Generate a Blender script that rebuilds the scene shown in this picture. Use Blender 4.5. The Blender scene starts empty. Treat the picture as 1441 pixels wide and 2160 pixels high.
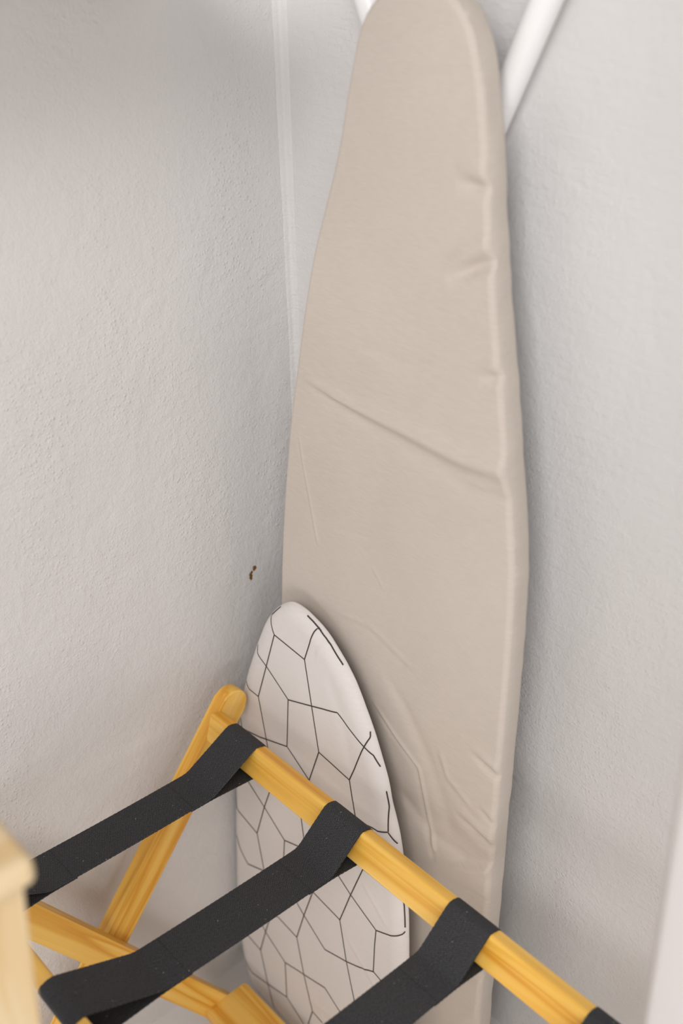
import bpy, bmesh, math, random
import numpy as np
from mathutils import Vector, Matrix, noise

# ------------------------------------------------------------------ scene, camera, light
scene = bpy.context.scene
COL = scene.collection
random.seed(4)

F_PX = 2430.0
YAW, PITCH, ROLL = map(math.radians, (49.52, 28.55, -1.5))
CAM = Vector((1.08, -0.8525, 1.5))
fw = Vector((-math.sin(YAW) * math.cos(PITCH), math.cos(YAW) * math.cos(PITCH), -math.sin(PITCH)))
rt = Vector((math.cos(YAW), math.sin(YAW), 0))
up = rt.cross(fw)
rt2 = math.cos(ROLL) * rt + math.sin(ROLL) * up
up2 = -math.sin(ROLL) * rt + math.cos(ROLL) * up
cd = bpy.data.cameras.new('camera')
cam = bpy.data.objects.new('camera', cd)
COL.objects.link(cam)
M = Matrix.Identity(4)
for i in range(3):
    M[i][0], M[i][1], M[i][2], M[i][3] = rt2[i], up2[i], -fw[i], CAM[i]
cam.matrix_world = M
cd.sensor_fit = 'VERTICAL'
cd.sensor_height = 36.0
cd.sensor_width = 24.0
cd.lens = F_PX / 2160.0 * 36.0
cd.clip_start = 0.02
cd.dof.use_dof = True
cd.dof.focus_distance = 1.37
cd.dof.aperture_fstop = 2.8
scene.camera = cam

world = bpy.data.worlds.new('world')
scene.world = world
world.use_nodes = True
bg = world.node_tree.nodes['Background']
bg.inputs[0].default_value = (0.985, 0.985, 1.0, 1)
bg.inputs[1].default_value = 0.50


def area_light(name, loc, target, sx, sy, power, color):
    ld = bpy.data.lights.new(name, 'AREA')
    ld.shape = 'RECTANGLE'
    ld.size, ld.size_y = sx, sy
    ld.energy = power
    ld.color = color
    o = bpy.data.objects.new(name, ld)
    COL.objects.link(o)
    o.location = loc
    o.rotation_euler = (Vector(target) - Vector(loc)).to_track_quat('-Z', 'Y').to_euler()
    return o


area_light('window_light', (1.95, -2.45, 3.0), (0.2, -0.2, 0.5), 1.9, 1.4, 62, (1.0, 0.985, 0.975))
area_light('low_fill_light', (2.1, -2.0, 0.62), (0.1, -0.2, 0.35), 1.3, 0.7, 16, (1.0, 0.985, 0.975))  # added low fill without a real source, lifts the dark lower corner

vs = scene.view_settings
vs.view_transform = 'Standard'
vs.look = 'None'
vs.gamma = 1.0
vs.use_curve_mapping = False
vs.exposure = 0.0

# ------------------------------------------------------------------ node helpers
def srgb(r, g, b):
    f = lambda c: (c / 255 / 12.92) if c <= 10.3 else ((c / 255 + 0.055) / 1.055) ** 2.4
    return (f(r), f(g), f(b), 1.0)


class NT:
    def __init__(self, name):
        self.m = bpy.data.materials.new(name)
        self.m.use_nodes = True
        self.t = self.m.node_tree
        self.b = self.t.nodes['Principled BSDF']

    def n(self, kind, **kw):
        nd = self.t.nodes.new(kind)
        for k, v in kw.items():
            setattr(nd, k, v)
        return nd

    def l(self, a, b):
        self.t.links.new(a, b)

    def coords(self, which='Object'):
        return self.n('ShaderNodeTexCoord').outputs[which]

    def mapping(self, src, scale=(1, 1, 1), loc=(0, 0, 0), rot=(0, 0, 0)):
        mp = self.n('ShaderNodeMapping')
        mp.inputs['Scale'].default_value = scale
        mp.inputs['Location'].default_value = loc
        mp.inputs['Rotation'].default_value = rot
        self.l(src, mp.inputs['Vector'])
        return mp.outputs[0]

    def noise(self, src, scale, detail=3, rough=0.55, dist=0.0):
        nd = self.n('ShaderNodeTexNoise')
        nd.inputs['Scale'].default_value = scale
        nd.inputs['Detail'].default_value = detail
        nd.inputs['Roughness'].default_value = rough
        nd.inputs['Distortion'].default_value = dist
        self.l(src, nd.inputs['Vector'])
        return nd.outputs['Fac']

    def math(self, op, a, b=None, c=None):
        nd = self.n('ShaderNodeMath', operation=op)
        for i, v in enumerate((a, b, c)):
            if v is None:
                continue
            if isinstance(v, (int, float)):
                nd.inputs[i].default_value = v
            else:
                self.l(v, nd.inputs[i])
        return nd.outputs[0]

    def ramp(self, fac, stops, interp='LINEAR'):
        nd = self.n('ShaderNodeValToRGB')
        cr = nd.color_ramp
        cr.interpolation = interp
        while len(cr.elements) < len(stops):
            cr.elements.new(0.5)
        for e, (p, c) in zip(cr.elements, stops):
            e.position = p
            e.color = c
        self.l(fac, nd.inputs[0])
        return nd.outputs[0]

    def mix(self, fac, a, b, blend='MIX'):
        nd = self.n('ShaderNodeMix', data_type='RGBA', blend_type=blend)
        for s, v in ((nd.inputs[0], fac), (nd.inputs[6], a), (nd.inputs[7], b)):
            if isinstance(v, (int, float)):
                s.default_value = v
            elif isinstance(v, tuple):
                s.default_value = v
            else:
                self.l(v, s)
        return nd.outputs[2]

    def bump(self, h, strength, dist, normal=None):
        nd = self.n('ShaderNodeBump')
        nd.inputs['Strength'].default_value = strength
        nd.inputs['Distance'].default_value = dist
        self.l(h, nd.inputs['Height'])
        if normal is not None:
            self.l(normal, nd.inputs['Normal'])
        return nd.outputs[0]

    def out(self, color=None, rough=None, normal=None, **kw):
        b = self.b
        for key, v in (('Base Color', color), ('Roughness', rough), ('Normal', normal)):
            if v is None:
                continue
            if isinstance(v, (int, float, tuple)):
                b.inputs[key].default_value = v
            else:
                self.l(v, b.inputs[key])
        for k, v in kw.items():
            b.inputs[k.replace('_', ' ')].default_value = v
        return self.m


def wall_material(name, brush, stain=False, kb=0.30, ks=0.6, relief=0.0022, plain=False):
    t = NT(name)
    p = t.coords()
    # paint relief: roller stipple, raised blobs, trowel patches and brush marks
    peel = t.noise(p, 330, 2, 0.55)
    mid = t.noise(t.mapping(p, (1, 1, 0.8)), 120, 3, 0.6, 0.3)
    vor = t.n('ShaderNodeTexVoronoi', feature='SMOOTH_F1')
    vor.inputs['Scale'].default_value = 190
    vor.inputs['Smoothness'].default_value = 0.3
    t.l(p, vor.inputs['Vector'])
    blob = t.math('MAXIMUM', t.math('SUBTRACT', 1.0, t.math('MULTIPLY', vor.outputs['Distance'], 2.6)), 0.0)
    mask = t.ramp(t.noise(t.mapping(p, (1, 1, 0.6)), 7.0, 2, 0.5), [(0.44, (0.15, 0.15, 0.15, 1)), (0.64, (1, 1, 1, 1))])
    blob = t.math('MULTIPLY', blob, mask)
    br = t.noise(t.mapping(p, brush), 60, 3, 0.55, 0.4)
    patch = t.noise(p, 14, 2, 0.5, 0.8)
    h = t.math('MULTIPLY_ADD', peel, 0.22, t.math('MULTIPLY', mid, 0.42))
    h = t.math('MULTIPLY_ADD', blob, kb, h)
    h = t.math('MULTIPLY_ADD', br if plain else t.math('MULTIPLY', br, mask), ks, h)
    h = t.math('MULTIPLY_ADD', patch, 0.9, h)
    nrm = t.bump(h, 1.0, relief)
    tone = t.noise(p, 2.2, 3, 0.5)
    col = t.ramp(tone, [(0.3, srgb(215, 212, 210)), (0.7, srgb(222, 220, 219))])
    if stain:
        for (sy, sz, ry, rz) in ((-0.0855, 0.7000, 0.0035, 0.0040), (-0.0925, 0.6900, 0.0032, 0.0065), (-0.0905, 0.6950, 0.002, 0.003)):
            sep = t.n('ShaderNodeSeparateXYZ')
            t.l(p, sep.inputs[0])
            a = t.math('DIVIDE', t.math('SUBTRACT', sep.outputs[1], sy), ry)
            b = t.math('DIVIDE', t.math('SUBTRACT', sep.outputs[2], sz), rz)
            d = t.math('SQRT', t.math('ADD', t.math('MULTIPLY', a, a), t.math('MULTIPLY', b, b)))
            d = t.math('ADD', d, t.math('MULTIPLY_ADD', t.noise(p, 420, 2), 1.2, -0.62))
            f = t.ramp(d, [(0.80, (1, 1, 1, 1)), (0.95, (0, 0, 0, 1))])
            col = t.mix(f, col, srgb(120, 84, 36))
    return t.out(col, 0.5, nrm, Specular_IOR_Level=0.3)


def plain_material(name, col, rough, bump=0.0, scale=300, var=0.0):
    t = NT(name)
    p = t.coords()
    c = col
    if var:
        dark = tuple(v * (1 - var) for v in col[:3]) + (1,)
        c = t.ramp(t.noise(p, 6, 3), [(0.3, dark), (0.7, col)])
    nrm = t.bump(t.noise(p, scale, 3), bump, 0.001) if bump else None
    return t.out(c, rough, nrm)


def wood_material(name, light, mid, dark, rough, seed=0.0, streak=1.0):
    t = NT(name)
    p = t.coords()
    oi = t.n('ShaderNodeObjectInfo')
    off = t.n('ShaderNodeVectorMath', operation='SCALE')
    off.inputs[0].default_value = (3.1, 7.7, 5.3)
    t.l(oi.outputs['Random'], off.inputs['Scale'])
    add = t.n('ShaderNodeVectorMath', operation='ADD')
    t.l(p, add.inputs[0])
    t.l(off.outputs[0], add.inputs[1])
    q = add.outputs[0]
    band = t.noise(t.mapping(q, (1.6, 38, 38), (seed, 0, 0)), 1.0, 3, 0.5, 0.6)
    fine = t.noise(t.mapping(q, (6, 420, 420)), 1.0, 3, 0.6, 0.2)
    col = t.ramp(band, [(0.28, light), (0.47, mid), (0.60, dark), (0.66, mid), (0.82, light)])
    col = t.mix(t.math('MULTIPLY', t.math('SUBTRACT', fine, 0.35), 0.45 * streak), col, dark)
    knot = t.ramp(t.noise(t.mapping(q, (9, 26, 26)), 1.0, 1), [(0.76, (0, 0, 0, 1)), (0.86, (1, 1, 1, 1))])
    col = t.mix(t.math('MULTIPLY', knot, 0.45), col, tuple(v * 0.6 for v in dark[:3]) + (1,))
    nrm = t.bump(fine, 0.12, 0.0006)
    return t.out(col, rough, nrm, Specular_IOR_Level=0.4, Coat_Weight=0.15, Coat_Roughness=0.25)


def fabric_material(name, c0, c1, slub=True):
    t = NT(name)
    p = t.coords()
    a = t.noise(t.mapping(p, (70, 70, 620), rot=(0, 0.28, 0)), 1.0, 3, 0.6)
    b = t.noise(t.mapping(p, (900, 900, 70)), 1.0, 2, 0.6)
    big = t.noise(p, 5, 3, 0.5)
    f = t.math('MULTIPLY_ADD', a, 0.55, t.math('MULTIPLY', big, 0.55))
    col = t.ramp(f, [(0.35, c0), (0.75, c1)])
    h = t.math('ADD', a, t.math('MULTIPLY', b, 0.8))
    nrm = t.bump(h, 0.14, 0.0004)
    m = t.out(col, 0.85, nrm, Specular_IOR_Level=0.25)
    t.b.inputs['Sheen Weight'].default_value = 0.12
    t.b.inputs['Sheen Roughness'].default_value = 0.5
    return m


def webbing_material(name):
    t = NT(name)
    uv = t.n('ShaderNodeUVMap', uv_map='UVMap').outputs[0]
    sep = t.n('ShaderNodeSeparateXYZ')
    t.l(uv, sep.inputs[0])
    u, v = sep.outputs[0], sep.outputs[1]
    wob = t.math('MULTIPLY', t.noise(t.mapping(uv, (60, 60, 1)), 1.0, 2), 2.2)
    su = t.math('SINE', t.math('ADD', t.math('MULTIPLY', u, 2 * math.pi / 0.0022), wob))
    # alternate warp columns are shifted half a pick: the plain weave of nylon webbing
    sv = t.math('SINE', t.math('MULTIPLY', v, 2 * math.pi / 0.0019))
    shift = t.math('MULTIPLY', t.math('SIGN', t.math('SINE', t.math('MULTIPLY', v, math.pi / 0.0019))), math.pi / 2)
    su2 = t.math('SINE', t.math('ADD', t.math('ADD', t.math('MULTIPLY', u, 2 * math.pi / 0.0022), shift), wob))
    h = t.math('MULTIPLY_ADD', su2, 0.6, t.math('MULTIPLY', sv, 0.6))
    h01 = t.math('MULTIPLY_ADD', h, 0.4, 0.5)
    rnd = t.noise(t.mapping(uv, (700, 500, 1)), 1.0, 2, 0.6)
    f = t.math('MULTIPLY', h01, t.math('ADD', rnd, 0.25))
    col = t.ramp(f, [(0.10, (0.006, 0.006, 0.0075, 1)), (0.42, (0.024, 0.024, 0.027, 1)), (0.75, (0.11, 0.11, 0.115, 1))])
    dust = t.ramp(t.noise(t.mapping(uv, (330, 330, 1)), 1.0, 0), [(0.84, (0, 0, 0, 1)), (0.87, (1, 1, 1, 1))])
    col = t.mix(t.math('MULTIPLY', dust, 0.55), col, (0.45, 0.44, 0.42, 1))
    nrm = t.bump(h, 0.6, 0.0005)
    return t.out(col, 0.62, nrm, Specular_IOR_Level=0.35)


MAT = {}
MAT['wall_l'] = wall_material('painted_plaster_left', (0.8, 0.8, 1.3), True)
MAT['wall_r'] = wall_material('painted_plaster_right', (0.45, 0.45, 2.6), False, 0.26, 0.42, 0.0019, True)
MAT['floor'] = plain_material('pale_floor', srgb(226, 223, 219), 0.45, 0.15, 60, 0.05)
MAT['white'] = plain_material('white_gloss_paint', srgb(226, 222, 220), 0.35, 0.08, 90)
MAT['jamb'] = plain_material('white_jamb_paint', srgb(205, 200, 198), 0.4, 0.08, 90)
MAT['tube'] = plain_material('white_powder_coat', srgb(240, 238, 238), 0.32, 0.04, 500)
MAT['cap'] = plain_material('white_plastic', srgb(234, 232, 233), 0.45, 0.05, 400)
MAT['plate'] = plain_material('grey_metal', srgb(170, 170, 170), 0.45, 0.05, 300)
MAT['wood'] = wood_material('varnished_pine', srgb(246, 206, 118), srgb(238, 187, 84), srgb(216, 150, 48), 0.38)
MAT['pine'] = wood_material('pale_raw_pine', srgb(227, 208, 176), srgb(220, 197, 158), srgb(208, 176, 126), 0.55, 4.0, 0.6)
MAT['beige'] = fabric_material('beige_cotton', srgb(190, 179, 168), srgb(202, 191, 180))
MAT['cotton'] = fabric_material('white_cotton', srgb(214, 207, 203), srgb(221, 215, 211))
MAT['ink'] = plain_material('dark_print', srgb(66, 54, 48), 0.85, 0.1, 900)
MAT['web'] = webbing_material('black_nylon_webbing')
MAT['thread'] = plain_material('black_thread', (0.012, 0.012, 0.013, 1), 0.7, 0.1, 900)
MAT['steel'] = plain_material('dull_steel', srgb(150, 148, 145), 0.35, 0.05, 400)


# ------------------------------------------------------------------ object helpers
def link(name, me, mat, parent=None, matrix=None):
    o = bpy.data.objects.new(name, me)
    COL.objects.link(o)
    if mat is not None:
        me.materials.append(mat)
    mw = matrix or Matrix.Identity(4)
    if parent is not None:
        o.parent = parent
        o.matrix_basis = Matrix.Translation(-parent.location) @ mw
    else:
        o.matrix_basis = mw
    return o


def crisp(o):
    md = o.modifiers.new('weighted', 'WEIGHTED_NORMAL')
    md.mode = 'FACE_AREA'
    md.weight = 100
    md.keep_sharp = True
    return o


def thing(name, label, cat, loc, group=None):
    o = bpy.data.objects.new(name, None)
    COL.objects.link(o)
    o.location = loc
    o.empty_display_size = 0.05
    o['label'] = label
    o['category'] = cat
    if group:
        o['group'] = group
    return o


def smooth(me, angle=40):
    me.polygons.foreach_set('use_smooth', [True] * len(me.polygons))
    try:
        me.set_sharp_from_angle(angle=math.radians(angle))
    except Exception:
        pass


def mesh_bm(name, bm, sm=True, angle=40):
    bmesh.ops.recalc_face_normals(bm, faces=bm.faces)
    me = bpy.data.meshes.new(name)
    bm.to_mesh(me)
    bm.free()
    if sm:
        smooth(me, angle)
    return me


def box_bm(x0, x1, y0, y1, z0, z1, bev=0.0, seg=2):
    bm = bmesh.new()
    bmesh.ops.create_cube(bm, size=1)
    for v in bm.verts:
        v.co = ((x0 + x1) / 2 + v.co.x * (x1 - x0), (y0 + y1) / 2 + v.co.y * (y1 - y0), (z0 + z1) / 2 + v.co.z * (z1 - z0))
    if bev:
        bmesh.ops.bevel(bm, geom=list(bm.edges), offset=bev, segments=seg, profile=0.5, affect='EDGES')
    return bm


def frame(origin, xdir, ydir):
    x = Vector(xdir).normalized()
    y = Vector(ydir)
    y = (y - x * y.dot(x)).normalized()
    z = x.cross(y)
    m = Matrix.Identity(4)
    for i in range(3):
        m[i][0], m[i][1], m[i][2], m[i][3] = x[i], y[i], z[i], origin[i]
    return m


def pill_mesh(name, length, width, thick, bev, r0=None, r1=None):
    """flat board, ends rounded (r0 at -x, r1 at +x), long edges eased"""
    w = width / 2
    r1 = w if r1 is None else r1
    r0 = 0.0 if r0 is None else r0
    pts = []

    def arc(cx, cy, r, a0, a1, n=9):
        for k in range(n):
            a = math.radians(a0 + (a1 - a0) * k / (n - 1))
            pts.append((cx + r * math.cos(a), cy + r * math.sin(a)))
    L = length / 2
    if r1 > 0:
        arc(L - r1, w - r1, r1, 90, 0) if r1 < w else arc(L - r1, 0, r1, 90, 0)
        arc(L - r1, -(w - r1), r1, 0, -90) if r1 < w else arc(L - r1, 0, r1, 0, -90)
    else:
        pts += [(L, w), (L, -w)]
    if r0 > 0:
        arc(-L + r0, -(w - r0), r0, -90, -180)
        arc(-L + r0, w - r0, r0, 180, 90)
    else:
        pts += [(-L, -w), (-L, w)]
    clean = []
    for q in pts:
        if not clean or (abs(q[0] - clean[-1][0]) + abs(q[1] - clean[-1][1])) > 1e-6:
            clean.append(q)
    bm = bmesh.new()
    lo = [bm.verts.new((x, y, -thick / 2)) for x, y in clean]
    hi = [bm.verts.new((x, y, thick / 2)) for x, y in clean]
    n = len(clean)
    fl = bm.faces.new(lo)
    fh = bm.faces.new(hi)
    for i in range(n):
        bm.faces.new((lo[i], lo[(i + 1) % n], hi[(i + 1) % n], hi[i]))
    ed = [e for e in bm.edges if all(f in (fl, fh) or True for f in e.link_faces) and (fl in e.link_faces or fh in e.link_faces)]
    bmesh.ops.bevel(bm, geom=ed, offset=bev, segments=3, profile=0.5, affect='EDGES')
    return mesh_bm(name, bm, True, 35)


def rrect(w, t, rt_, rb, n=7):
    """rounded cross-section: width w along +a (top), thickness t along b"""
    pts = []

    def arc(ca, cb, r, a0):
        for k in range(n):
            a = math.radians(a0 + 90 * k / (n - 1))
            pts.append((ca + r * math.cos(a), cb + r * math.sin(a)))
    arc(w / 2 - rt_, t / 2 - rt_, rt_, 0)
    arc(-w / 2 + rb, t / 2 - rb, rb, 90)
    arc(-w / 2 + rb, -t / 2 + rb, rb, 180)
    arc(w / 2 - rt_, -t / 2 + rt_, rt_, 270)
    return pts


def extrude_mesh(name, sec, length):
    """section (a,b) in local y,z swept along local x, centred"""
    bm = bmesh.new()
    n = len(sec)
    A = [bm.verts.new((-length / 2, a, b)) for a, b in sec]
    Bv = [bm.verts.new((length / 2, a, b)) for a, b in sec]
    bm.faces.new(A)
    bm.faces.new(Bv)
    for i in range(n):
        bm.faces.new((A[i], A[(i + 1) % n], Bv[(i + 1) % n], Bv[i]))
    return mesh_bm(name, bm, True, 40)


def tube_mesh(name, pts, r, seg=20, cap=True):
    bm = bmesh.new()
    pts = [Vector(p) for p in pts]
    rings = []
    ref = Vector((0, 1, 0))
    for i, p in enumerate(pts):
        d = (pts[min(i + 1, len(pts) - 1)] - pts[max(i - 1, 0)]).normalized()
        a = ref - d * ref.dot(d)
        a.normalize()
        b = d.cross(a)
        rr = r[i] if isinstance(r, (list, tuple)) else r
        rings.append([bm.verts.new(p + (a * math.cos(2 * math.pi * k / seg) + b * math.sin(2 * math.pi * k / seg)) * rr) for k in range(seg)])
    for i in range(len(rings) - 1):
        for k in range(seg):
            bm.faces.new((rings[i][k], rings[i][(k + 1) % seg], rings[i + 1][(k + 1) % seg], rings[i + 1][k]))
    if cap:
        bm.faces.new(rings[0])
        bm.faces.new(rings[-1])
    return mesh_bm(name, bm, True, 50)


def structure(o):
    o['kind'] = 'structure'
    return o


# ------------------------------------------------------------------ the setting
def grid_wall(name, mat, ax, u0, u1, z0, z1, amp, seed):
    """a plastered wall: slightly wavy sheet with thickness"""
    nu, nz = 90, 110
    vs_, fs = [], []
    for j in range(nz + 1):
        for i in range(nu + 1):
            u = u0 + (u1 - u0) * i / nu
            z = z0 + (z1 - z0) * j / nz
            d = amp * noise.noise(Vector((u * 2.3 + seed, z * 2.3, seed)))
            vs_.append((d, u, z) if ax == 'x' else (u, -d, z))
    for j in range(nz):
        for i in range(nu):
            a = j * (nu + 1) + i
            fs.append((a, a + 1, a + nu + 2, a + nu + 1))
    b = len(vs_)
    t = 0.1
    for (u, z) in ((u0, z0), (u1, z0), (u1, z1), (u0, z1)):
        vs_.append((-t, u, z) if ax == 'x' else (u, t, z))
    fs.append((b, b + 3, b + 2, b + 1))
    row0 = [i for i in range(nu + 1)]
    row1 = [nz * (nu + 1) + i for i in range(nu + 1)]
    c0 = [j * (nu + 1) for j in range(nz + 1)]
    c1 = [j * (nu + 1) + nu for j in range(nz + 1)]
    fs.append(tuple([b, b + 1] + row0[::-1]))
    fs.append(tuple([b + 3, b + 2] + row1[::-1]))
    fs.append(tuple([b, b + 3] + c0[::-1]))
    fs.append(tuple([b + 1, b + 2] + c1[::-1]))
    me = bpy.data.meshes.new(name)
    me.from_pydata(vs_, [], fs)
    bm = bmesh.new()
    bm.from_mesh(me)
    bmesh.ops.recalc_face_normals(bm, faces=bm.faces)
    bm.to_mesh(me)
    bm.free()
    smooth(me, 30)
    return structure(link(name, me, mat))


grid_wall('wall_left', MAT['wall_l'], 'x', -2.6, 0.0, 0.0, 2.5, 0.003, 3.3)
grid_wall('wall_right', MAT['wall_r'], 'y', 0.0, 2.2, 0.0, 2.5, 0.003, 8.1)
structure(link('floor', mesh_bm('floor', box_bm(-0.1, 3.6, -3.6, 0.1, -0.08, 0.0), False), MAT['floor']))

# filler bead in the corner between the two walls
bm = bmesh.new()
rows = []
for j in range(261):
    z = 2.5 * j / 260
    k = 1 + 0.35 * noise.noise(Vector((z * 9, 0.3, 0))) + 0.22 * noise.noise(Vector((z * 60, 1.3, 0)))
    k2 = 1 + 0.35 * noise.noise(Vector((z * 11, 5.3, 0))) + 0.28 * noise.noise(Vector((z * 75, 9.3, 0)))
    r0 = 0.0065 * (0.8 + 0.2 * k2)
    row = [bm.verts.new((-0.006, 0.006, z)), bm.verts.new((-0.006, -r0 - 0.010, z))]
    for q_ in range(6):
        a_ = math.radians(180 - 90 * q_ / 5)
        lump = 0.0006 * (k - 1) * math.sin(math.pi * q_ / 5) * 2
        row.append(bm.verts.new((r0 + 0.0026 + (r0 - lump) * math.cos(a_) + lump, -r0 - 0.0026 + (r0 - lump) * math.sin(a_) - lump, z)))
    row.append(bm.verts.new((r0 + 0.010, 0.006, z)))
    rows.append(row)
for j in range(260):
    for i in range(9):
        bm.faces.new((rows[j][i], rows[j][(i + 1) % 9], rows[j + 1][(i + 1) % 9], rows[j + 1][i]))
bm.faces.new(rows[0])
bm.faces.new(rows[-1])
structure(link('trim_1', mesh_bm('corner_filler', bm, True, 60), MAT['wall_r']))

# skirting along the right wall: flat board with a stepped, rounded top
sec = [(0.0, 0.0), (-0.016, 0.0), (-0.016, 0.070), (-0.0145, 0.076), (-0.011, 0.079), (-0.011, 0.086), (-0.008, 0.091), (0.0, 0.093)]
bm = bmesh.new()
A = [bm.verts.new((0.001, y, z)) for y, z in sec]
B2 = [bm.verts.new((2.2, y, z)) for y, z in sec]
for i in range(len(sec)):
    bm.faces.new((A[i], A[(i + 1) % len(sec)], B2[(i + 1) % len(sec)], B2[i]))
bm.faces.new(A)
bm.faces.new(B2)
structure(link('baseboard_right', mesh_bm('skirting', bm, True, 30), MAT['white']))

# shelf board fixed to the left wall just above the picture; it throws the soft shade at the top
structure(link('trim_2', mesh_bm('wall_shelf', box_bm(0.004, 0.215, -1.3, -0.16, 1.434, 1.460, 0.003), True), MAT['white']))

# white door jamb at the right, close to the camera
jm = [(0.803, -0.352), (0.803, -0.310), (0.885, -0.310), (0.885, -0.360), (0.811, -0.360)]
bm = bmesh.new()
A = [bm.verts.new((x, y, 0.0)) for x, y in jm]
B2 = [bm.verts.new((x, y, 2.05)) for x, y in jm]
for i in range(5):
    bm.faces.new((A[i], A[(i + 1) % 5], B2[(i + 1) % 5], B2[i]))
bm.faces.new(A)
bm.faces.new(B2)
bmesh.ops.bevel(bm, geom=[e for e in bm.edges if abs(e.verts[0].co.z - e.verts[1].co.z) > 1], offset=0.003, segments=3, profile=0.5, affect='EDGES')
jamb = structure(link('trim_3', mesh_bm('door_jamb', bm, True, 30), MAT['jamb']))
jamb['label'] = 'white painted door jamb, out of focus at the right edge'


# ------------------------------------------------------------------ padded boards
def catmull(P, n):
    P = np.array(P, float)
    N = len(P)
    o = []
    for i in range(N):
        a, b, c, d = P[i - 1], P[i], P[(i + 1) % N], P[(i + 2) % N]
        for t in np.linspace(0, 1, n, endpoint=False):
            o.append(.5 * ((2 * b) + (-a + c) * t + (2 * a - 5 * b + 4 * c - d) * t * t + (-a + 3 * b - 3 * c + d) * t ** 3))
    return np.array(o)


def resample(O, n):
    Q = np.vstack([O, O[:1]])
    s = np.concatenate([[0], np.cumsum(np.hypot(*np.diff(Q, axis=0).T))])
    u = np.linspace(0, s[-1], n, endpoint=False)
    return np.stack([np.interp(u, s, Q[:, 0]), np.interp(u, s, Q[:, 1])], 1)


def seg_dist(P, A, Bq):
    """distance from points P (n,2) to the nearest of the segments A->B"""
    out = np.full(len(P), 1e9)
    for a, b in zip(A, Bq):
        ab = b - a
        t = np.clip(((P - a) @ ab) / max(ab @ ab, 1e-12), 0, 1)
        d = np.hypot(P[:, 0] - a[0] - ab[0] * t, P[:, 1] - a[1] - ab[1] * t)
        np.minimum(out, d, out=out)
    return out


def round_depth(d, R, W):
    """elliptic rim: falls back by R over the outer W"""
    f = 1 - np.clip(d, 0, W) / W
    return R * (1 - np.sqrt(np.maximum(1 - f * f, 0)))


def crease_field(P, creases):
    """cloth folds: each is (points, amp, w0, w1, skew); positive amp stands proud"""
    w = np.zeros(len(P))
    for pts, amp, w0, w1, skew in creases:
        pts = np.array(pts, float)
        seg = np.hypot(*np.diff(pts, axis=0).T)
        tot = seg.sum()
        acc = 0
        best = np.full(len(P), 1e9)
        sd = np.zeros(len(P))
        par = np.zeros(len(P))
        for i in range(len(pts) - 1):
            a, b = pts[i], pts[i + 1]
            ab = b - a
            t = ((P - a) @ ab) / (ab @ ab)
            tc = np.clip(t, 0, 1)
            q = P - a - tc[:, None] * ab
            d = np.hypot(q[:, 0], q[:, 1])
            cr = (ab[0] * (P[:, 1] - a[1]) - ab[1] * (P[:, 0] - a[0])) / seg[i]
            m = d < best
            best[m] = d[m]
            sd[m] = cr[m]
            par[m] = (acc + tc[m] * seg[i]) / tot
            acc += seg[i]
        wid = w0 + (w1 - w0) * par
        taper = np.clip(par / 0.18, 0, 1) ** 1.2 if w1 >= w0 else np.clip((1 - par) / 0.5, 0, 1)
        amp_ = amp * taper * (0.35 + 0.65 * wid / max(w0, w1))
        x = best / wid
        ridge = np.exp(-x * x * 1.6)
        s = sd / wid
        lop = -skew * np.exp(-((s + 1.5) ** 2) * 0.9) * (best < 4 * wid)
        w += amp_ * (ridge + lop)
    return w


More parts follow.
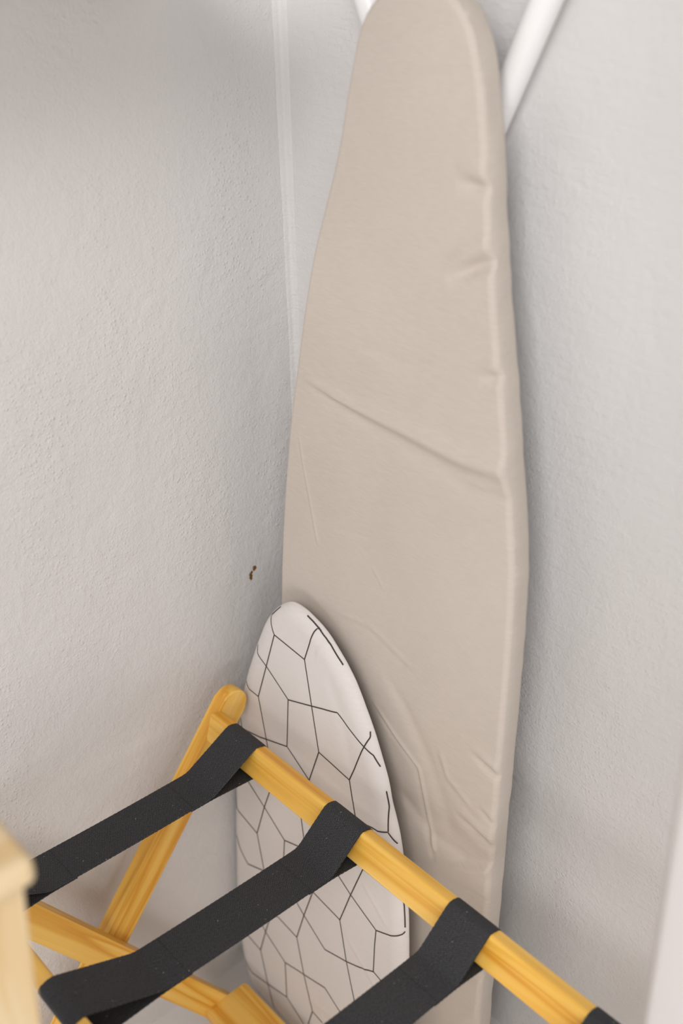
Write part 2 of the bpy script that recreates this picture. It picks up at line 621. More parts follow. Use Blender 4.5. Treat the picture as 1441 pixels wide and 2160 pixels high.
def padded_board(name, OUT, centre, zc, y0, k, R, RWD, T, n_out, n_ring, creases, mat, parent, inset, flat_noise, side_noise):
    """cloth-covered board: rounded rim, side wall, returns folded behind"""
    O = resample(catmull(OUT, 8), n_out)
    Oc = resample(catmull(OUT, 8), 260)
    A, Bq = Oc, np.roll(Oc, -1, 0)
    zcl = np.clip(O[:, 1], zc[0], zc[1])
    cen = np.stack([np.interp(zcl, centre[0], centre[1]), zcl], 1)
    tang = np.roll(O, -1, 0) - np.roll(O, 1, 0)
    tang /= np.hypot(tang[:, 0], tang[:, 1])[:, None]
    nor = np.stack([tang[:, 1], -tang[:, 0]], 1)      # outward for a counter-clockwise outline
    if (((O - cen) * nor).sum(1)).mean() < 0:
        nor = -nor
    L = np.hypot(*(O - cen).T)
    rim = RWD * (1 - np.cos(np.linspace(0, math.pi / 2, 11)))
    fr = np.linspace(0, 1, n_ring + 1)[1:]
    rings = []
    # back, side wall
    perim = np.arange(n_out) * (2 * math.pi / n_out)
    sn = np.array([noise.noise(Vector((p[0] * 22, p[1] * 22, 4.2))) + 0.5 * noise.noise(Vector((p[0] * 60, p[1] * 60, 1.2))) for p in O])
    sn2 = np.array([noise.noise(Vector((p[0] * 35, p[1] * 35, 14.2))) for p in O])
    rings.append((O * 0.25 + cen * 0.75, np.full(n_out, T)))
    rings.append((O - nor * np.minimum(0.02, L * 0.4)[:, None], np.full(n_out, T)))
    for f in (1.0, 0.93, 0.8, 0.6, 0.4, 0.2):
        d = R + (T - R) * f
        off = -inset * f ** 1.5 + side_noise * (sn * math.sin(math.pi * min(f * 0.8 + 0.1, 1)) + 0.6 * sn2 * f)
        if f > 0.95:
            off = off - 0.002
        rings.append((O + nor * off[:, None], np.full(n_out, d) + (0.35 * side_noise * sn2 if f < 0.95 else 0)))
    for d in rim:
        rings.append((O - nor * np.minimum(d, L * 0.8)[:, None], None))
    base = O - nor * np.minimum(RWD, L * 0.8)[:, None]
    for f in fr[:-1]:
        rings.append((base * (1 - f) + cen * f, None))
    rings.append((cen + (base - cen) * 1e-4, None))
    V = []
    for pts, dep in rings:
        if dep is None:
            dd = round_depth(seg_dist(pts, A, Bq), R, RWD)
            w = crease_field(pts, creases) if creases else np.zeros(len(pts))
            nz = np.array([noise.noise(Vector((p[0] * 9, p[1] * 7, 0.7))) + 0.4 * noise.noise(Vector((p[0] * 30, p[1] * 22, 3.7))) for p in pts]) * flat_noise
            dep = dd - (w + nz) * (1 - dd / R * 0.35)
        y = y0 + k * pts[:, 1] + dep
        V.append(np.stack([pts[:, 0], y, pts[:, 1]], 1))
    V = np.concatenate(V)
    fs = []
    nr = len(rings)
    for r in range(nr - 1):
        a = r * n_out
        b = a + n_out
        for i in range(n_out):
            j = (i + 1) % n_out
            fs.append((a + i, a + j, b + j, b + i))
    me = bpy.data.meshes.new(name)
    me.from_pydata(V.tolist(), [], fs)
    bm = bmesh.new()
    bm.from_mesh(me)
    bm.faces.new([bm.verts[i] if False else v for i, v in enumerate(list(bm.verts)[:n_out])])
    bmesh.ops.recalc_face_normals(bm, faces=bm.faces)
    bm.to_mesh(me)
    bm.free()
    smooth(me, 75)
    return link(name, me, mat, parent), (A, Bq)


# --- large beige board leaning nose up on the right wall
BIG_Y0, BIG_K = -0.125, 0.04 / 1.3
BIG_OUT = [(.452, .16), (.4525, .25), (.453, .36), (.4535, .46), (.454, .56), (.4545, .68), (.455, .79), (.4535, .86), (.450, .915), (.440, .975), (.430, 1.03), (.4195, 1.09), (.409, 1.14),
           (.399, 1.20), (.391, 1.25), (.384, 1.30), (.376, 1.342), (.366, 1.377), (.3535, 1.400), (.335, 1.4165), (.305, 1.425), (.272, 1.4205), (.245, 1.411), (.229, 1.398),
           (.2185, 1.380), (.2095, 1.352), (.1995, 1.313), (.1865, 1.262), (.1660, 1.205), (.1500, 1.160), (.1335, 1.098), (.1200, 1.035), (.1050, .961),
           (.0920, .876), (.0825, .794), (.0760, .70), (.0740, .60), (.073, .50), (.073, .36), (.073, .25), (.0735, .16), (.078, .07), (.105, .022), (.16, .012), (.26, .010), (.37, .012), (.425, .024), (.447, .07)]
BIG_CENTRE = ([0.0, 0.7, 1.0, 1.2, 1.42], [0.263, 0.265, 0.277, 0.284, 0.298])
CRE = [
    # long diagonal fold across the middle
    ([(.1292, 1.0134), (.18, 1.0085), (.2269, 1.005), (.3072, 1.0019), (.3843, .9981), (.4377, 1.0028)], 0.0085, .0045, .0160, 0.35),
    ([(.4420, .985), (.4078, .9792), (.36, .975)], 0.0028, .010, .007, 0.4),
    ([(.119, .9492), (.1283, .904), (.1405, .8588), (.1528, .8114)], 0.0010, .0022, .0026, 0.3),
    ([(.2482, .6362), (.2992, .6019), (.3363, .5821), (.355, .5218), (.3669, .4778)], 0.0022, .003, .0048, 0.5),
    ([(.3649, .6312), (.382, .597), (.4128, .5823)], 0.0011, .005, .006, 0.5),
    ([(.3960, 1.2624), (.3747, 1.2618), (.3515, 1.2624)], -0.0055, .010, .008, 0.5),
    ([(.4060, 1.2013), (.3799, 1.1904), (.3449, 1.1709)], -0.0075, .011, .008, 0.5),
    ([(.4260, 1.0975), (.3935, 1.0862)], -0.0045, .008, .006, 0.5),
    ([(.4540, .6413), (.4261, .6486), (.4079, .654)], -0.0032, .008, .005, 0.6),
    ([(.4540, .5377), (.4189, .5476), (.3922, .5543)], -0.0045, .009, .006, 0.6),
    ([(.4540, .5045), (.4011, .4725), (.3545, .4496)], 0.0040, .008, .006, 0.6),
    ([(.4540, .5725), (.4273, .585)], -0.0018, .007, .004, 0.6),
    ([(.4530, .455), (.43, .452), (.405, .44)], -0.0020, .008, .005, 0.6),
    ([(.1784, .7281), (.2465, .7375), (.311, .7176)], 0.0007, .004, .005, 0.4),
    ([(.1456, .904), (.212, .9188), (.2659, .9354)], -0.0005, .004, .004, 0.3),
    ([(.1705, .839), (.2445, .8555)], -0.0005, .004, .004, 0.3),
    ([(.2491, .8187), (.2678, .7989)], 0.0005, .0025, .003, 0.3),
    ([(.2149, 1.0775), (.2836, 1.0752)], -0.0008, .008, .010, 0.5),
    ([(.27, .69), (.31, .655), (.355, .60), (.39, .53)], -0.0014, .010, .014, 0.5),
    ([(.30, .53), (.36, .50), (.41, .50)], -0.0016, .010, .012, 0.5),
    ([(.452, .33), (.42, .30), (.39, .26)], -0.0020, .008, .006, 0.5),
    ([(.452, .25), (.43, .21), (.41, .15)], -0.0018, .008, .006, 0.5),
]
big = thing('ironing_board', 'tall beige covered ironing board leaning nose up in the corner', 'ironing board', (0.26, -0.10, 0.0))
padded_board('cover', BIG_OUT, BIG_CENTRE, (0.19, 1.27), BIG_Y0, BIG_K, 0.0065, 0.0065, 0.036, 1500, 110, CRE, MAT['beige'], big, 0.007, 0.0006, 0.0016)
# metal deck behind the cover
plate = [(x + (0.263 - x) * 0.14, z + (0.7 - z) * 0.05) for x, z in BIG_OUT]
P2 = resample(catmull(plate, 4), 90)
bm = bmesh.new()
fr_ = [bm.verts.new((x, BIG_Y0 + BIG_K * z + 0.0365, z)) for x, z in P2]
bk_ = [bm.verts.new((x, BIG_Y0 + BIG_K * z + 0.044, z)) for x, z in P2]
bm.faces.new(fr_)
bm.faces.new(bk_)
for i in range(90):
    bm.faces.new((fr_[i], fr_[(i + 1) % 90], bk_[(i + 1) % 90], bk_[i]))
link('metal_deck', mesh_bm('metal_deck', bm, True, 30), MAT['plate'], big)
# folded legs whose splayed ends show above and beside the nose
for (x0, z0, x1, z1, sx, lab) in ((0.2695, 1.175, 0.4495, 1.530, 1, 'white tubular leg end rising to the right of the nose'),
                                  (0.2690, 1.175, 0.1190, 1.490, -1, 'white tubular leg end left of the nose')):
    d = Vector((x1 - x0, 0, z1 - z0)).normalized()
    p0 = Vector((x0, -0.0172, z0))
    p1 = Vector((x1, -0.0172, z1))
    low = Vector((x0 + sx * 0.03, -0.028, 0.55))
    pts = [low, low.lerp(p0, 0.5) + Vector((0, 0, 0)), p0 - d * 0.07 + Vector((-sx * 0.006, -0.004, -0.02)), p0 - d * 0.02, p0, p0.lerp(p1, 0.5), p1]
    lg = link('leg', tube_mesh('leg_tube', pts, [0.0105, 0.0105, 0.012, 0.0136, 0.0138, 0.0138, 0.0138]), MAT['tube'], big)
    lg['label'] = lab
    q = p0 + d * 0.168
    link('collar', tube_mesh('collar', [q, q + d * 0.0012], [0.0140, 0.0140]), MAT['cap'], lg).matrix_basis = Matrix.Identity(4)

# --- small white printed board in front of it
SM_Y0, SM_K, SM_R, SM_W, SM_T = -0.185, 0.065, 0.013, 0.022, 0.0150
SM_OUT = [(0.3755,0.14),(0.3735,0.212),(0.3695,0.284),(0.3645,0.346),(0.3595,0.397),(0.3535,0.439),(0.3445,0.477),(0.3355,0.508),(0.3235,0.536),(0.3135,0.565),(0.2995,0.595),(0.2855,0.622),(0.2675,0.649),(0.2535,0.669),(0.2355,0.688),(0.2126,0.706),(0.1898,0.719),(0.1659,0.727),(0.147,0.729),(0.132,0.727),(0.118,0.719),(0.102,0.705),(0.084,0.681),(0.069,0.649),(0.053,0.609),(0.039,0.569),(0.027,0.523),(0.019,0.471),(0.013,0.419),(0.01,0.331),(0.009,0.241),(0.011,0.149),(0.02,0.075),(0.036,0.022),(0.065,0.002),(0.12,0),(0.19,0),(0.26,0),(0.3235,0.002),(0.3555,0.02),(0.3715,0.07)]
SM_CENTRE = ([0.0, 0.35, 0.55, 0.66, 0.73], [0.19, 0.187, 0.170, 0.153, 0.150])
small = thing('tabletop_ironing_board', 'small white ironing board printed with dark geometric lines behind the wooden rack', 'ironing board', (0.19, -0.17, 0.0))
SCRE = [([(.205, .705), (.195, .690), (.19, .672)], 0.0010, .004, .003, 0.4), ([(.25, .668), (.235, .655)], 0.0010, .004, .003, 0.4),
        ([(.285, .40), (.335, .36)], 0.0008, .004, .005, 0.3), ([(.18, .10), (.30, .13), (.35, .17)], 0.0012, .006, .008, 0.3),
        ([(.255, .29), (.31, .25), (.35, .22)], 0.0010, .004, .006, 0.3), ([(.21, .675), (.24, .62), (.262, .56)], -0.0007, .010, .012, 0.4)]
cover2, (SA, SB) = padded_board('cover', SM_OUT, SM_CENTRE, (0.17, 0.61), SM_Y0, SM_K, SM_R, SM_W, SM_T, 640, 60, SCRE, MAT['cotton'], small, 0.003, 0.0004, 0.0007)
plate = resample(catmull([(x + (0.19 - x) * 0.12, z + (0.36 - z) * 0.06) for x, z in SM_OUT], 4), 80)
bm = bmesh.new()
fr_ = [bm.verts.new((x, SM_Y0 + SM_K * z + 0.0155, z)) for x, z in plate]
bk_ = [bm.verts.new((x, SM_Y0 + SM_K * z + 0.0225, z)) for x, z in plate]
bm.faces.new(fr_)
bm.faces.new(bk_)
for i in range(80):
    bm.faces.new((fr_[i], fr_[(i + 1) % 80], bk_[(i + 1) % 80], bk_[i]))
link('metal_deck', mesh_bm('metal_deck', bm, True, 30), MAT['plate'], small)

PRINT = [
    [(0.114,0.7136),(0.0974,0.6943),(0.1103,0.6743)],
    [(0.1103,0.6743),(0.0939,0.619),(0.0765,0.5624)],
    [(0.1103,0.6743),(0.1704,0.6685)],
    [(0.1704,0.6685),(0.1796,0.6965),(0.184,0.7132),(0.1863,0.7179),(0.1916,0.7161)],
    [(0.1655,0.7251),(0.1765,0.722),(0.1878,0.7178),(0.2086,0.7064),(0.2298,0.6904),(0.2322,0.6884)],
    [(0.1704,0.6685),(0.1854,0.6077),(0.2007,0.5461)],
    [(0.0715,0.6386),(0.0738,0.6282),(0.0939,0.619),(0.1392,0.5918)],
    [(0.0455,0.5684),(0.0565,0.5633),(0.0765,0.5624)],
    [(0.0765,0.5624),(0.0934,0.5028),(0.0989,0.4812)],
    [(0.1392,0.5918),(0.1854,0.6077),(0.2325,0.624)],
    [(0.1392,0.5918),(0.1374,0.5173)],
    [(0.2325,0.624),(0.2522,0.6141),(0.2742,0.6047),(0.2809,0.6016),(0.2937,0.595),(0.3034,0.5826)],
    [(0.2833,0.622),(0.2855,0.6157),(0.2809,0.6016),(0.2717,0.5753),(0.2588,0.5391)],
    [(0.2007,0.5461),(0.1846,0.4956),(0.1754,0.4676)],
    [(0.2007,0.5461),(0.2588,0.5391)],
    [(0.2588,0.5391),(0.2708,0.4947),(0.2763,0.4793)],
    [(0.1374,0.5173),(0.0792,0.4982),(0.0399,0.4891),(0.0332,0.5023)],
    [(0.1374,0.5173),(0.1748,0.4956),(0.2055,0.4772)],
    [(0.3155,0.5538),(0.3164,0.551),(0.3219,0.5348),(0.3275,0.5032)],
    [(0.3271,0.5023),(0.3125,0.4949),(0.3018,0.4935),(0.276,0.4856)],
    [(0.3271,0.5023),(0.3392,0.4897)],
    [(0.0294,0.4171),(0.0542,0.4051),(0.0885,0.3847),(0.1331,0.3563)],
    [(0.1104,0.447),(0.1004,0.4187),(0.0885,0.3847),(0.0714,0.3265)],
    [(0.0714,0.3265),(0.0223,0.3391)],
    [(0.0223,0.3391),(0.0178,0.3758),(0.0142,0.4052)],
    [(0.0714,0.3265),(0.0871,0.27),(0.0999,0.2281),(0.1034,0.1988),(0.09,0.1527)],
    [(0.1331,0.3563),(0.1629,0.3665),(0.202,0.3822),(0.2417,0.3759)],
    [(0.1331,0.3563),(0.1316,0.3256),(0.1393,0.2831),(0.1588,0.2658)],
    [(0.1568,0.4587),(0.1675,0.4214),(0.1744,0.3862),(0.1944,0.3092)],
    [(0.0203,0.2873),(0.0321,0.2677),(0.0483,0.2534)],
    [(0.0483,0.2534),(0.086,0.2678),(0.1121,0.2742),(0.1588,0.2658)],
    [(0.2897,0.4185),(0.2835,0.4472),(0.2723,0.4758),(0.2689,0.488)],
    [(0.2897,0.4185),(0.2689,0.36),(0.2499,0.3019)],
    [(0.2897,0.4185),(0.3045,0.4193),(0.3197,0.4194),(0.3361,0.4193),(0.343,0.4201),(0.3502,0.4199)],
    [(0.2417,0.3759),(0.2689,0.36),(0.3181,0.3374)],
    [(0.3181,0.3374),(0.3433,0.3485),(0.3541,0.3556),(0.3596,0.3604),(0.3609,0.3645)],
    [(0.3181,0.3374),(0.3171,0.3105),(0.3174,0.2645)],
    [(0.3543,0.4184),(0.3569,0.4026),(0.3591,0.3837),(0.3604,0.3706)],
    [(0.1944,0.3092),(0.2499,0.3019)],
    [(0.2499,0.3019),(0.2658,0.2397),(0.2834,0.186),(0.2969,0.1463)],
    [(0.1944,0.3092),(0.1768,0.2531),(0.1621,0.2001)],
    [(0.1588,0.2658),(0.1768,0.2531),(0.222,0.226)],
    [(0.222,0.226),(0.2658,0.2397),(0.2918,0.2505),(0.3174,0.2645)],
    [(0.3174,0.2645),(0.3291,0.2618),(0.3635,0.2488)],
    [(0.1139,0.2056),(0.1621,0.2001)],
    [(0.1621,0.2001),(0.1788,0.1421),(0.1989,0.0857)],
    [(0.09,0.1527),(0.0776,0.1061)],
    [(0.0817,0.1611),(0.09,0.1527),(0.1363,0.1296)],
    [(0.044,0.1113),(0.0776,0.1061)],
    [(0.0776,0.1061),(0.0951,0.0504),(0.1137,0.002),(0.1193,0.0019)],
    [(0.1363,0.1296),(0.1788,0.1421),(0.2242,0.155)],
    [(0.1363,0.1296),(0.1404,0.0631)],
    [(0.2242,0.155),(0.2543,0.1384),(0.2793,0.1272)],
    [(0.0375,0.0531),(0.0454,0.0462),(0.0563,0.0411)],
    [(0.0563,0.0411),(0.0951,0.0504),(0.1404,0.0631)],
    [(0.1404,0.0631),(0.18,0.0426)],
    [(0.1989,0.0857),(0.1901,0.0519)],
    [(0.1989,0.0857),(0.2214,0.0832)],
    [(0.2937,0.134),(0.3034,0.1216)],
    [(0.2732,0.1187),(0.2674,0.1022),(0.2617,0.0861),(0.2588,0.0781)],
    [(0.1858,0.0385),(0.1807,0.0226),(0.1754,0.0066),(0.1754,0.0066)],
    [(0.2339,0.0811),(0.2505,0.0791),(0.2588,0.0781)],
    [(0.2588,0.0781),(0.2632,0.062),(0.2675,0.0458),(0.2722,0.0298),(0.2763,0.0183)],
    [(0.1786,0.0323),(0.194,0.0231),(0.2055,0.0162)],
    [(0.3155,0.0928),(0.3192,0.0819),(0.3233,0.0659),(0.3261,0.0501),(0.3275,0.0422)],
    [(0.3271,0.0413),(0.3125,0.0339),(0.2932,0.0299),(0.276,0.0246),(0.276,0.0246)],
    [(0.3271,0.0413),(0.3392,0.0287),(0.3392,0.0287)],
    [(0.2755,0.0066),(0.27,0.0229),(0.2689,0.027)],
    [(0.2626,0.1101),(0.2575,0.0946),(0.2524,0.0791),(0.2499,0.0714)],
    [(0.2803,0.1243),(0.2954,0.1173),(0.3105,0.1104),(0.3181,0.1069)],
    [(0.3181,0.1069),(0.3349,0.1143),(0.3505,0.1227),(0.3602,0.1319),(0.3609,0.134)],
    [(0.3181,0.1069),(0.3174,0.089),(0.3172,0.0716),(0.3173,0.0549),(0.3174,0.0382),(0.3174,0.034)],
    [(0.3543,0.1879),(0.3569,0.1721),(0.3591,0.1532),(0.3604,0.1401)],
    [(0.2243,0.0748),(0.2414,0.0725),(0.2499,0.0714)],
    [(0.2499,0.0714),(0.2539,0.0558),(0.2579,0.0403),(0.2618,0.0247),(0.2658,0.0092),(0.2671,0.0054)],
    [(0.1806,0.0346),(0.1757,0.0185),(0.1723,0.0063)],
    [(0.1732,0.0251),(0.1872,0.0163),(0.2011,0.008),(0.2081,0.0038)],
    [(0.2459,0.003),(0.2618,0.008),(0.2769,0.0138),(0.2918,0.02),(0.3064,0.028),(0.3174,0.034)],
    [(0.3174,0.034),(0.3329,0.0299),(0.3482,0.0241),(0.352,0.0226)],
]


def ribbon_lines(name, lines, width, parent):
    V, Fs = [], []
    for ln in lines:
        P = np.array(ln, float)
        seg = np.hypot(*np.diff(P, axis=0).T)
        s = np.concatenate([[0], np.cumsum(seg)])
        if s[-1] < 0.002:
            continue
        m = max(3, int(s[-1] / 0.0025))
        uu = np.linspace(0, s[-1], m)
        Q = np.stack([np.interp(uu, s, P[:, 0]), np.interp(uu, s, P[:, 1])], 1)
        T = np.gradient(Q, axis=0)
        T /= np.maximum(np.hypot(T[:, 0], T[:, 1]), 1e-9)[:, None]
        N = np.stack([-T[:, 1], T[:, 0]], 1)
        rows_ = []
        # on the sloping rim the stripe narrows in plan so that its width stays the same along the cloth
        e_ = 2e-4
        dm = seg_dist(Q, SA, SB)
        gx = (seg_dist(Q + [e_, 0], SA, SB) - seg_dist(Q - [e_, 0], SA, SB)) / (2 * e_)
        gz = (seg_dist(Q + [0, e_], SA, SB) - seg_dist(Q - [0, e_], SA, SB)) / (2 * e_)
        sl = (round_depth(dm - e_, SM_R, SM_W) - round_depth(dm + e_, SM_R, SM_W)) / (2 * e_)
        nar = 1 / np.sqrt(1 + (sl * (N[:, 0] * gx + N[:, 1] * gz)) ** 2)
        for o in (-0.5, 0.5):
            E = Q + N * (width * o * nar)[:, None]
            dist = seg_dist(E, SA, SB)
            dep = round_depth(dist, SM_R, SM_W)
            w = crease_field(E, SCRE)
            nz = np.array([noise.noise(Vector((p[0] * 9, p[1] * 7, 0.7))) + 0.4 * noise.noise(Vector((p[0] * 30, p[1] * 22, 3.7))) for p in E]) * 0.0004
            dep = dep - (w + nz) * (1 - dep / SM_R * 0.35)
            y = SM_Y0 + SM_K * E[:, 1] + dep - 0.00045
            # keep proud of the rounded rim too
            c = np.array([np.interp(E[:, 1], SM_CENTRE[0], SM_CENTRE[1]), np.clip(E[:, 1], 0.17, 0.61)]).T
            dv = E - c
            dv /= np.maximum(np.hypot(dv[:, 0], dv[:, 1]), 1e-9)[:, None]
            push = (np.clip(1 - dist / SM_W, 0, 1) * 0.0006)[:, None]
            E2 = E + dv * push
            rows_.append(np.stack([E2[:, 0], y, E2[:, 1]], 1))
        b = len(V)
        for i in range(m):
            V.append(rows_[0][i].tolist())
            V.append(rows_[1][i].tolist())
        for i in range(m - 1):
            Fs.append((b + 2 * i, b + 2 * i + 1, b + 2 * i + 3, b + 2 * i + 2))
        # the print carries on round the rim where a line meets the edge
        for end in (0, -1):
            if dm[end] > 0.0042:
                continue
            og = -np.array([gx[end], gz[end]])
            og /= max(np.hypot(*og), 1e-9)
            if abs(og @ T[end]) < 0.6:
                continue
            i0 = 0 if end == 0 else m - 1
            prev = (b + 2 * i0, b + 2 * i0 + 1)
            for f_ in (0.35, 0.7, 1.0):
                for sgn in (0, 1):
                    base = np.array(rows_[sgn][end])
                    tgt = np.array([Q[end][0] + og[0] * (dm[end] + 0.0004), 0, Q[end][1] + og[1] * (dm[end] + 0.0004)])
                    sx = (sgn - 0.5) * width * np.array([N[end][0], 0, N[end][1]])
                    fx = min(f_ / 0.7, 1)
                    pos = base * (1 - fx) + (tgt + sx) * fx
                    yb = base[1] + (SM_Y0 + SM_K * Q[end][1] + SM_T * 0.92 - base[1]) * f_
                    V.append([float(pos[0]), float(yb), float(pos[2])])
                k_ = len(V)
                Fs.append((prev[0], prev[1], k_ - 1, k_ - 2))
                prev = (k_ - 2, k_ - 1)
    me = bpy.data.meshes.new(name)
    me.from_pydata(V, [], Fs)
    smooth(me, 80)
    return link(name, me, MAT['ink'], parent)


pr = ribbon_lines('printed_lines', PRINT, 0.0017, cover2)
pr.parent = cover2
pr.matrix_basis = Matrix.Identity(4)

# ------------------------------------------------------------------ folding luggage rack
rack = thing('luggage_rack', 'varnished pine folding luggage rack with black webbing straps', 'luggage rack', (0.41, -0.41, 0.0))
LEG_T = 0.021
XA0, XB0 = 0.0605, 0.0800       # inner faces of the outer and inner left legs
XA1, XB1 = 0.7480, 0.7285
uA = Vector((0, 0.619, 0.785)).normalized()
nA = Vector((0, -uA.z, uA.y))
uB = Vector((0, -0.558, 0.830)).normalized()
nB = Vector((0, uB.z, -uB.y))


def leg_between(p_low, p_high, u, wdir, xc, thick):
    ln = (p_high - p_low).length
    c = (p_low + p_high) / 2
    me = pill_mesh('leg', ln, 0.041, thick, 0.0026, 0.004, None)
    return crisp(link('leg', me, MAT['wood'], rack, frame((xc, c.y, c.z), u, wdir)))


oA = nA * 0.4815                # axis of frame A: oA + s*uA
oB = Vector((0, -0.156, -0.105))
sA0 = (0.011 - oA.z) / uA.z
for xc in (XA0 - LEG_T / 2, XA1 + LEG_T / 2):
    leg_between(oA + uA * sA0, oA + uA * 0.347, uA, nA, xc, LEG_T)
sB0 = (0.013 - oB.z) / uB.z
for xc in (XB0 - 0.019 / 2, XB1 + 0.019 / 2):
    leg_between(oB + uB * sB0, oB + uB * 0.815, uB, nB, xc, 0.019)

# rails carry the straps; section long axis leans a little with each frame
RW, RT = 0.0415, 0.0190
RSEC = rrect(RW, RT, 0.0044, 0.0030)
c1 = Vector((0, -0.2105, 0.5375))
c2 = Vector((0, -0.5715, 0.5365))
lean1, lean2 = math.radians(15), math.radians(-18)


def rail_dirs(lean):
    a = Vector((0, math.sin(lean), math.cos(lean)))
    return a


def make_rail(c, lean, x0, x1):
    a = rail_dirs(lean)
    me = extrude_mesh('rail', RSEC, x1 - x0)
    return crisp(link('strap_rail', me, MAT['wood'], rack, frame(((x0 + x1) / 2, c.y, c.z), (1, 0, 0), a)))


make_rail(c1, lean1, XA0, XA1)
make_rail(c2, lean2, XB0, XB1)

# lower cross boards
me = pill_mesh('cross_board', XB1 - XB0, 0.072, 0.018, 0.003, 0.002, 0.002)
crisp(link('stretcher', me, MAT['wood'], rack, frame(((XB0 + XB1) / 2, -0.2480, 0.0560), (1, 0, 0), (0, 1, 0.02))))
me = pill_mesh('cross_board', XA1 - XA0, 0.040, 0.018, 0.003, 0.002, 0.002)
pA = oA + uA * (sA0 + 0.085)
crisp(link('stretcher', me, MAT['wood'], rack, frame(((XA0 + XA1) / 2, pA.y, pA.z), (1, 0, 0), uA)))

# pivot bolts where the legs cross
piv = Vector((0, -0.4055, 0.2700))
for xa, xb in ((XA0 - LEG_T - 0.003, XB0 - 0.002), (XB1 + 0.002, XA1 + LEG_T + 0.003)):
    link('pivot_bolt', tube_mesh('bolt', [(xa, piv.y, piv.z), (xa + 0.0025, piv.y, piv.z), (xb - 0.0025, piv.y, piv.z), (xb, piv.y, piv.z)], [0.0045, 0.006, 0.006, 0.0045], 14), MAT['steel'], rack)


def hull_path(sec_pts, mpt):
    """points of the convex hull of a rail section plus one far point, listed from the far point round the rail"""
    pts = sorted(set([(round(p[0], 6), round(p[1], 6)) for p in sec_pts] + [(round(mpt[0], 6), round(mpt[1], 6))]))

    def half(ps):
        h = []
        for p in ps:
            while len(h) >= 2 and (h[-1][0] - h[-2][0]) * (p[1] - h[-2][1]) - (h[-1][1] - h[-2][1]) * (p[0] - h[-2][0]) <= 0:
                h.pop()
            h.append(p)
        return h
    lo, hi = half(pts), half(pts[::-1])
    H = lo[:-1] + hi[:-1]
    i = H.index((round(mpt[0], 6), round(mpt[1], 6)))
    return H[i:] + H[:i]


def sec_world(c, lean, grow):
    a = rail_dirs(lean)
    b = Vector((1, 0, 0)).cross(a)
    cs = rrect(RW + 2 * grow, RT + 2 * grow, 0.0044 + grow, 0.0030 + grow)
    return [((c + a * p + b * q).y, (c + a * p + b * q).z) for p, q in cs]


WT = 0.0017


def strap_mesh(name, x0, x1, ybar, k1, k2, e1, e2, wob):
    zt = 0.5215                       # centre of the upper layer
    zl = zt - WT - 0.0003             # centre of the sewn-back layer
    M1 = (k1, zt)
    M2 = (k2, zt)
    h1 = hull_path(sec_world(c1, lean1, WT * 0.62), M1)     # ccw: from M1 along the bottom, round the back, over the top
    h2 = hull_path(sec_world(c2, lean2, WT * 0.62), M2)     # ccw: from M2 over the top, round the front, under the bottom
    path = [(e1, zl), (k1 - 0.004, zl), (k1 + 0.006, zl - 0.0002)] + h1[1:] + [(k1 + 0.004, zt + 0.0006), (k1 - 0.004, zt)]
    for f in np.linspace(0, 1, 9)[1:-1]:
        y = k1 + (k2 - k1) * f
        path.append((y, zt - wob * math.sin(math.pi * f)))
    path += [(k2 + 0.004, zt), (k2 - 0.004, zt + 0.0006)] + h2[1:] + [(k2 - 0.006, zl - 0.0002), (k2 + 0.004, zl), (e2, zl)]
    P = np.array(path)
    # even resampling + light smoothing so the bends are round
    s = np.concatenate([[0], np.cumsum(np.hypot(*np.diff(P, axis=0).T))])
    m = 260
    u = np.linspace(0, s[-1], m)
    Q = np.stack([np.interp(u, s, P[:, 0]), np.interp(u, s, P[:, 1])], 1)
    for _ in range(3):
        Q[1:-1] = (Q[:-2] + 2 * Q[1:-1] + Q[2:]) / 4
    T = np.gradient(Q, axis=0)
    T /= np.hypot(T[:, 0], T[:, 1])[:, None]
    N = np.stack([-T[:, 1], T[:, 0]], 1)
    cols = 9
    bm = bmesh.new()
    uvl = bm.loops.layers.uv.new('UVMap')
    loops = {}
    top, bot = [], []
    for i in range(m):
        tr, br_ = [], []
        for j in range(cols):
            f = j / (cols - 1)
            x = x0 + (x1 - x0) * f
            e = 0.00022 * math.sin(u[i] * 2 * math.pi / 0.0048) if j in (0, cols - 1) else 0
            x += e
            crown = 0.0
            h = WT / 2 * (0.72 if j in (0, cols - 1) else 1)
            yy = Q[i] + N[i] * (h + crown)
            y2 = Q[i] - N[i] * h
            v1 = bm.verts.new((x, yy[0], yy[1]))
            v2 = bm.verts.new((x, y2[0], y2[1]))
            loops[v1] = (u[i], x - x0)
            loops[v2] = (u[i], x - x0 + 0.00105)
            tr.append(v1)
            br_.append(v2)
        top.append(tr)
        bot.append(br_)
    for i in range(m - 1):
        for j in range(cols - 1):
            bm.faces.new((top[i][j], top[i][j + 1], top[i + 1][j + 1], top[i + 1][j]))
            bm.faces.new((bot[i][j], bot[i + 1][j], bot[i + 1][j + 1], bot[i][j + 1]))
        for j in (0, cols - 1):
            bm.faces.new((top[i][j], top[i + 1][j], bot[i + 1][j], bot[i][j]))
    for i in (0, m - 1):
        for j in range(cols - 1):
            bm.faces.new((top[i][j], top[i][j + 1], bot[i][j + 1], bot[i][j]))
    for f in bm.faces:
        for lp in f.loops:
            lp[uvl].uv = loops[lp.vert]
    me = mesh_bm(name, bm, True, 60)
    return me, zt


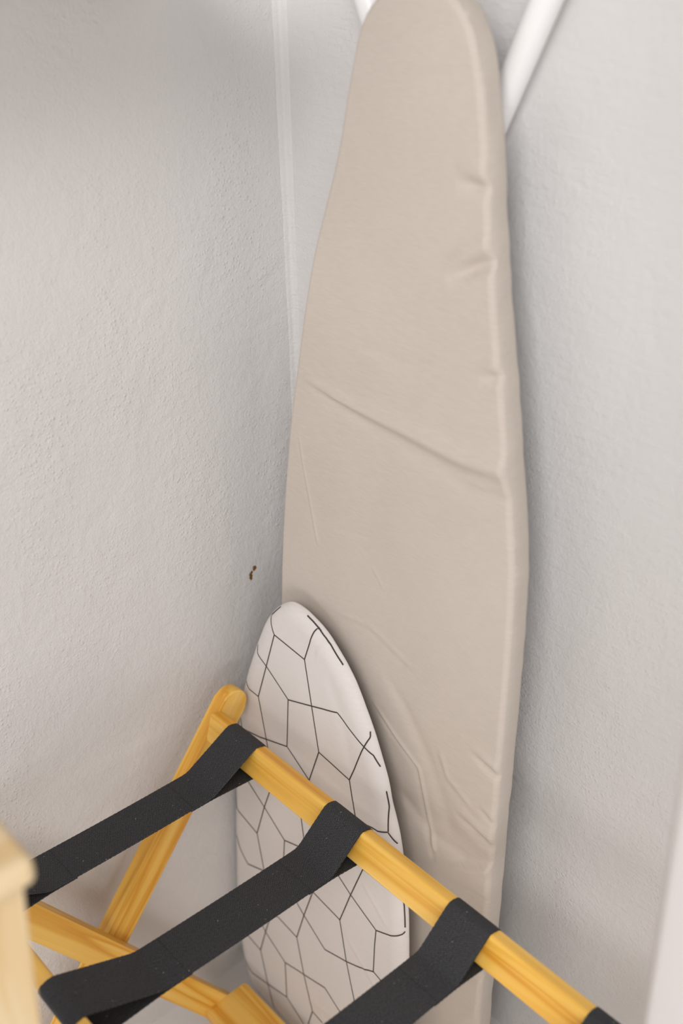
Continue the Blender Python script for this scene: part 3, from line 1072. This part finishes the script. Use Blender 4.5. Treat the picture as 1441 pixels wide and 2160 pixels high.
STRAPS = [(0.0960, 0.1550), (0.2895, 0.3515), (0.4885, 0.5465), (0.6710, 0.7275)]
for n_, (xa, xb) in enumerate(STRAPS):
    k1 = (-0.284, -0.262, -0.262, -0.268)[n_]
    k2 = (-0.500, -0.478, -0.485, -0.490)[n_]
    me, zt = strap_mesh('strap', xa, xb, 0, k1, k2, k1 - 0.030, k2 + 0.030, 0.001)
    st = link('strap', me, MAT['web'], rack)
    # sewn rows that close the two loops
    bm = bmesh.new()
    for yy in (k1 - 0.006, k1 - 0.026, k2 + 0.006, k2 + 0.026):
        nst = 17
        for q in range(nst):
            xx = xa + 0.004 + (xb - xa - 0.008) * q / (nst - 1)
            g_ = bmesh.ops.create_cube(bm, size=1)
            for v in g_['verts']:
                v.co = (xx + v.co.x * 0.0024, yy + v.co.y * 0.0007, zt - 0.0006 + WT / 2 + v.co.z * 0.0009)
    s_ = link('stitching', mesh_bm('stitching', bm, False), MAT['thread'], rack)
    s_.parent = st
    s_.matrix_basis = Matrix.Identity(4)
    s_['kind'] = 'stuff'

# ------------------------------------------------------------------ tall pale pine stand at the left edge, close to the camera
cab = thing('pine_stand', 'tall pale pine stand with overhanging top, blurred at the left edge', 'stand', (0.488, -0.747, 0.0))  # unseen body made slim and open so light reaches the lower left wall


def tab_part(name, x0, x1, y0, y1, z0, z1, bev):
    c = ((x0 + x1) / 2, (y0 + y1) / 2, (z0 + z1) / 2)
    dims = [x1 - x0, y1 - y0, z1 - z0]          # grain along the longest side
    ax = dims.index(max(dims))
    dirs = [((1, 0, 0), (0, 1, 0)), ((0, 1, 0), (0, 0, 1)), ((0, 0, 1), (1, 0, 0))][ax]
    order = [(0, 1, 2), (1, 2, 0), (2, 0, 1)][ax]
    d = [dims[o] for o in order]
    bm = box_bm(-d[0] / 2, d[0] / 2, -d[1] / 2, d[1] / 2, -d[2] / 2, d[2] / 2, bev, 3)
    fm = frame(c, *dirs)
    inv = fm.inverted()
    xm, ym = (CX0 + CX1) / 2, (CYF + CYN) / 2
    for v in bm.verts:                          # the body narrows towards the floor
        w_ = fm @ v.co
        s_ = 1 - 0.62 * max(0.0, 0.9705 - w_.z)
        v.co = inv @ Vector((xm + (w_.x - xm) * s_, ym + (w_.y - ym) * s_, w_.z))
    return crisp(link(name, mesh_bm(name, bm, True, 30), MAT['pine'], cab, fm))


CX0, CX1, CYF, CYN = 0.415, 0.561, -0.672, -0.822
tab_part('top_board', CX0 - 0.010, CX1 + 0.009, CYN - 0.012, CYF + 0.007, 0.971, 0.993, 0.007)
tab_part('apron', CX1 - 0.020, CX1, CYN, CYF, 0.790, 0.9705, 0.002)
tab_part('apron', CX0, CX0 + 0.020, CYN, CYF, 0.790, 0.9705, 0.002)
tab_part('apron', CX0 + 0.0205, CX1 - 0.0205, CYF - 0.020, CYF, 0.790, 0.9705, 0.002)
tab_part('apron', CX0 + 0.0205, CX1 - 0.0205, CYN, CYN + 0.020, 0.790, 0.9705, 0.002)
for x in (CX0 + 0.0415, CX1 - 0.0415):
    for y in (CYF - 0.0415, CYN + 0.0415):
        tab_part('leg', x - 0.0208, x + 0.0208, y - 0.0208, y + 0.0208, 0.0, 0.970, 0.003)
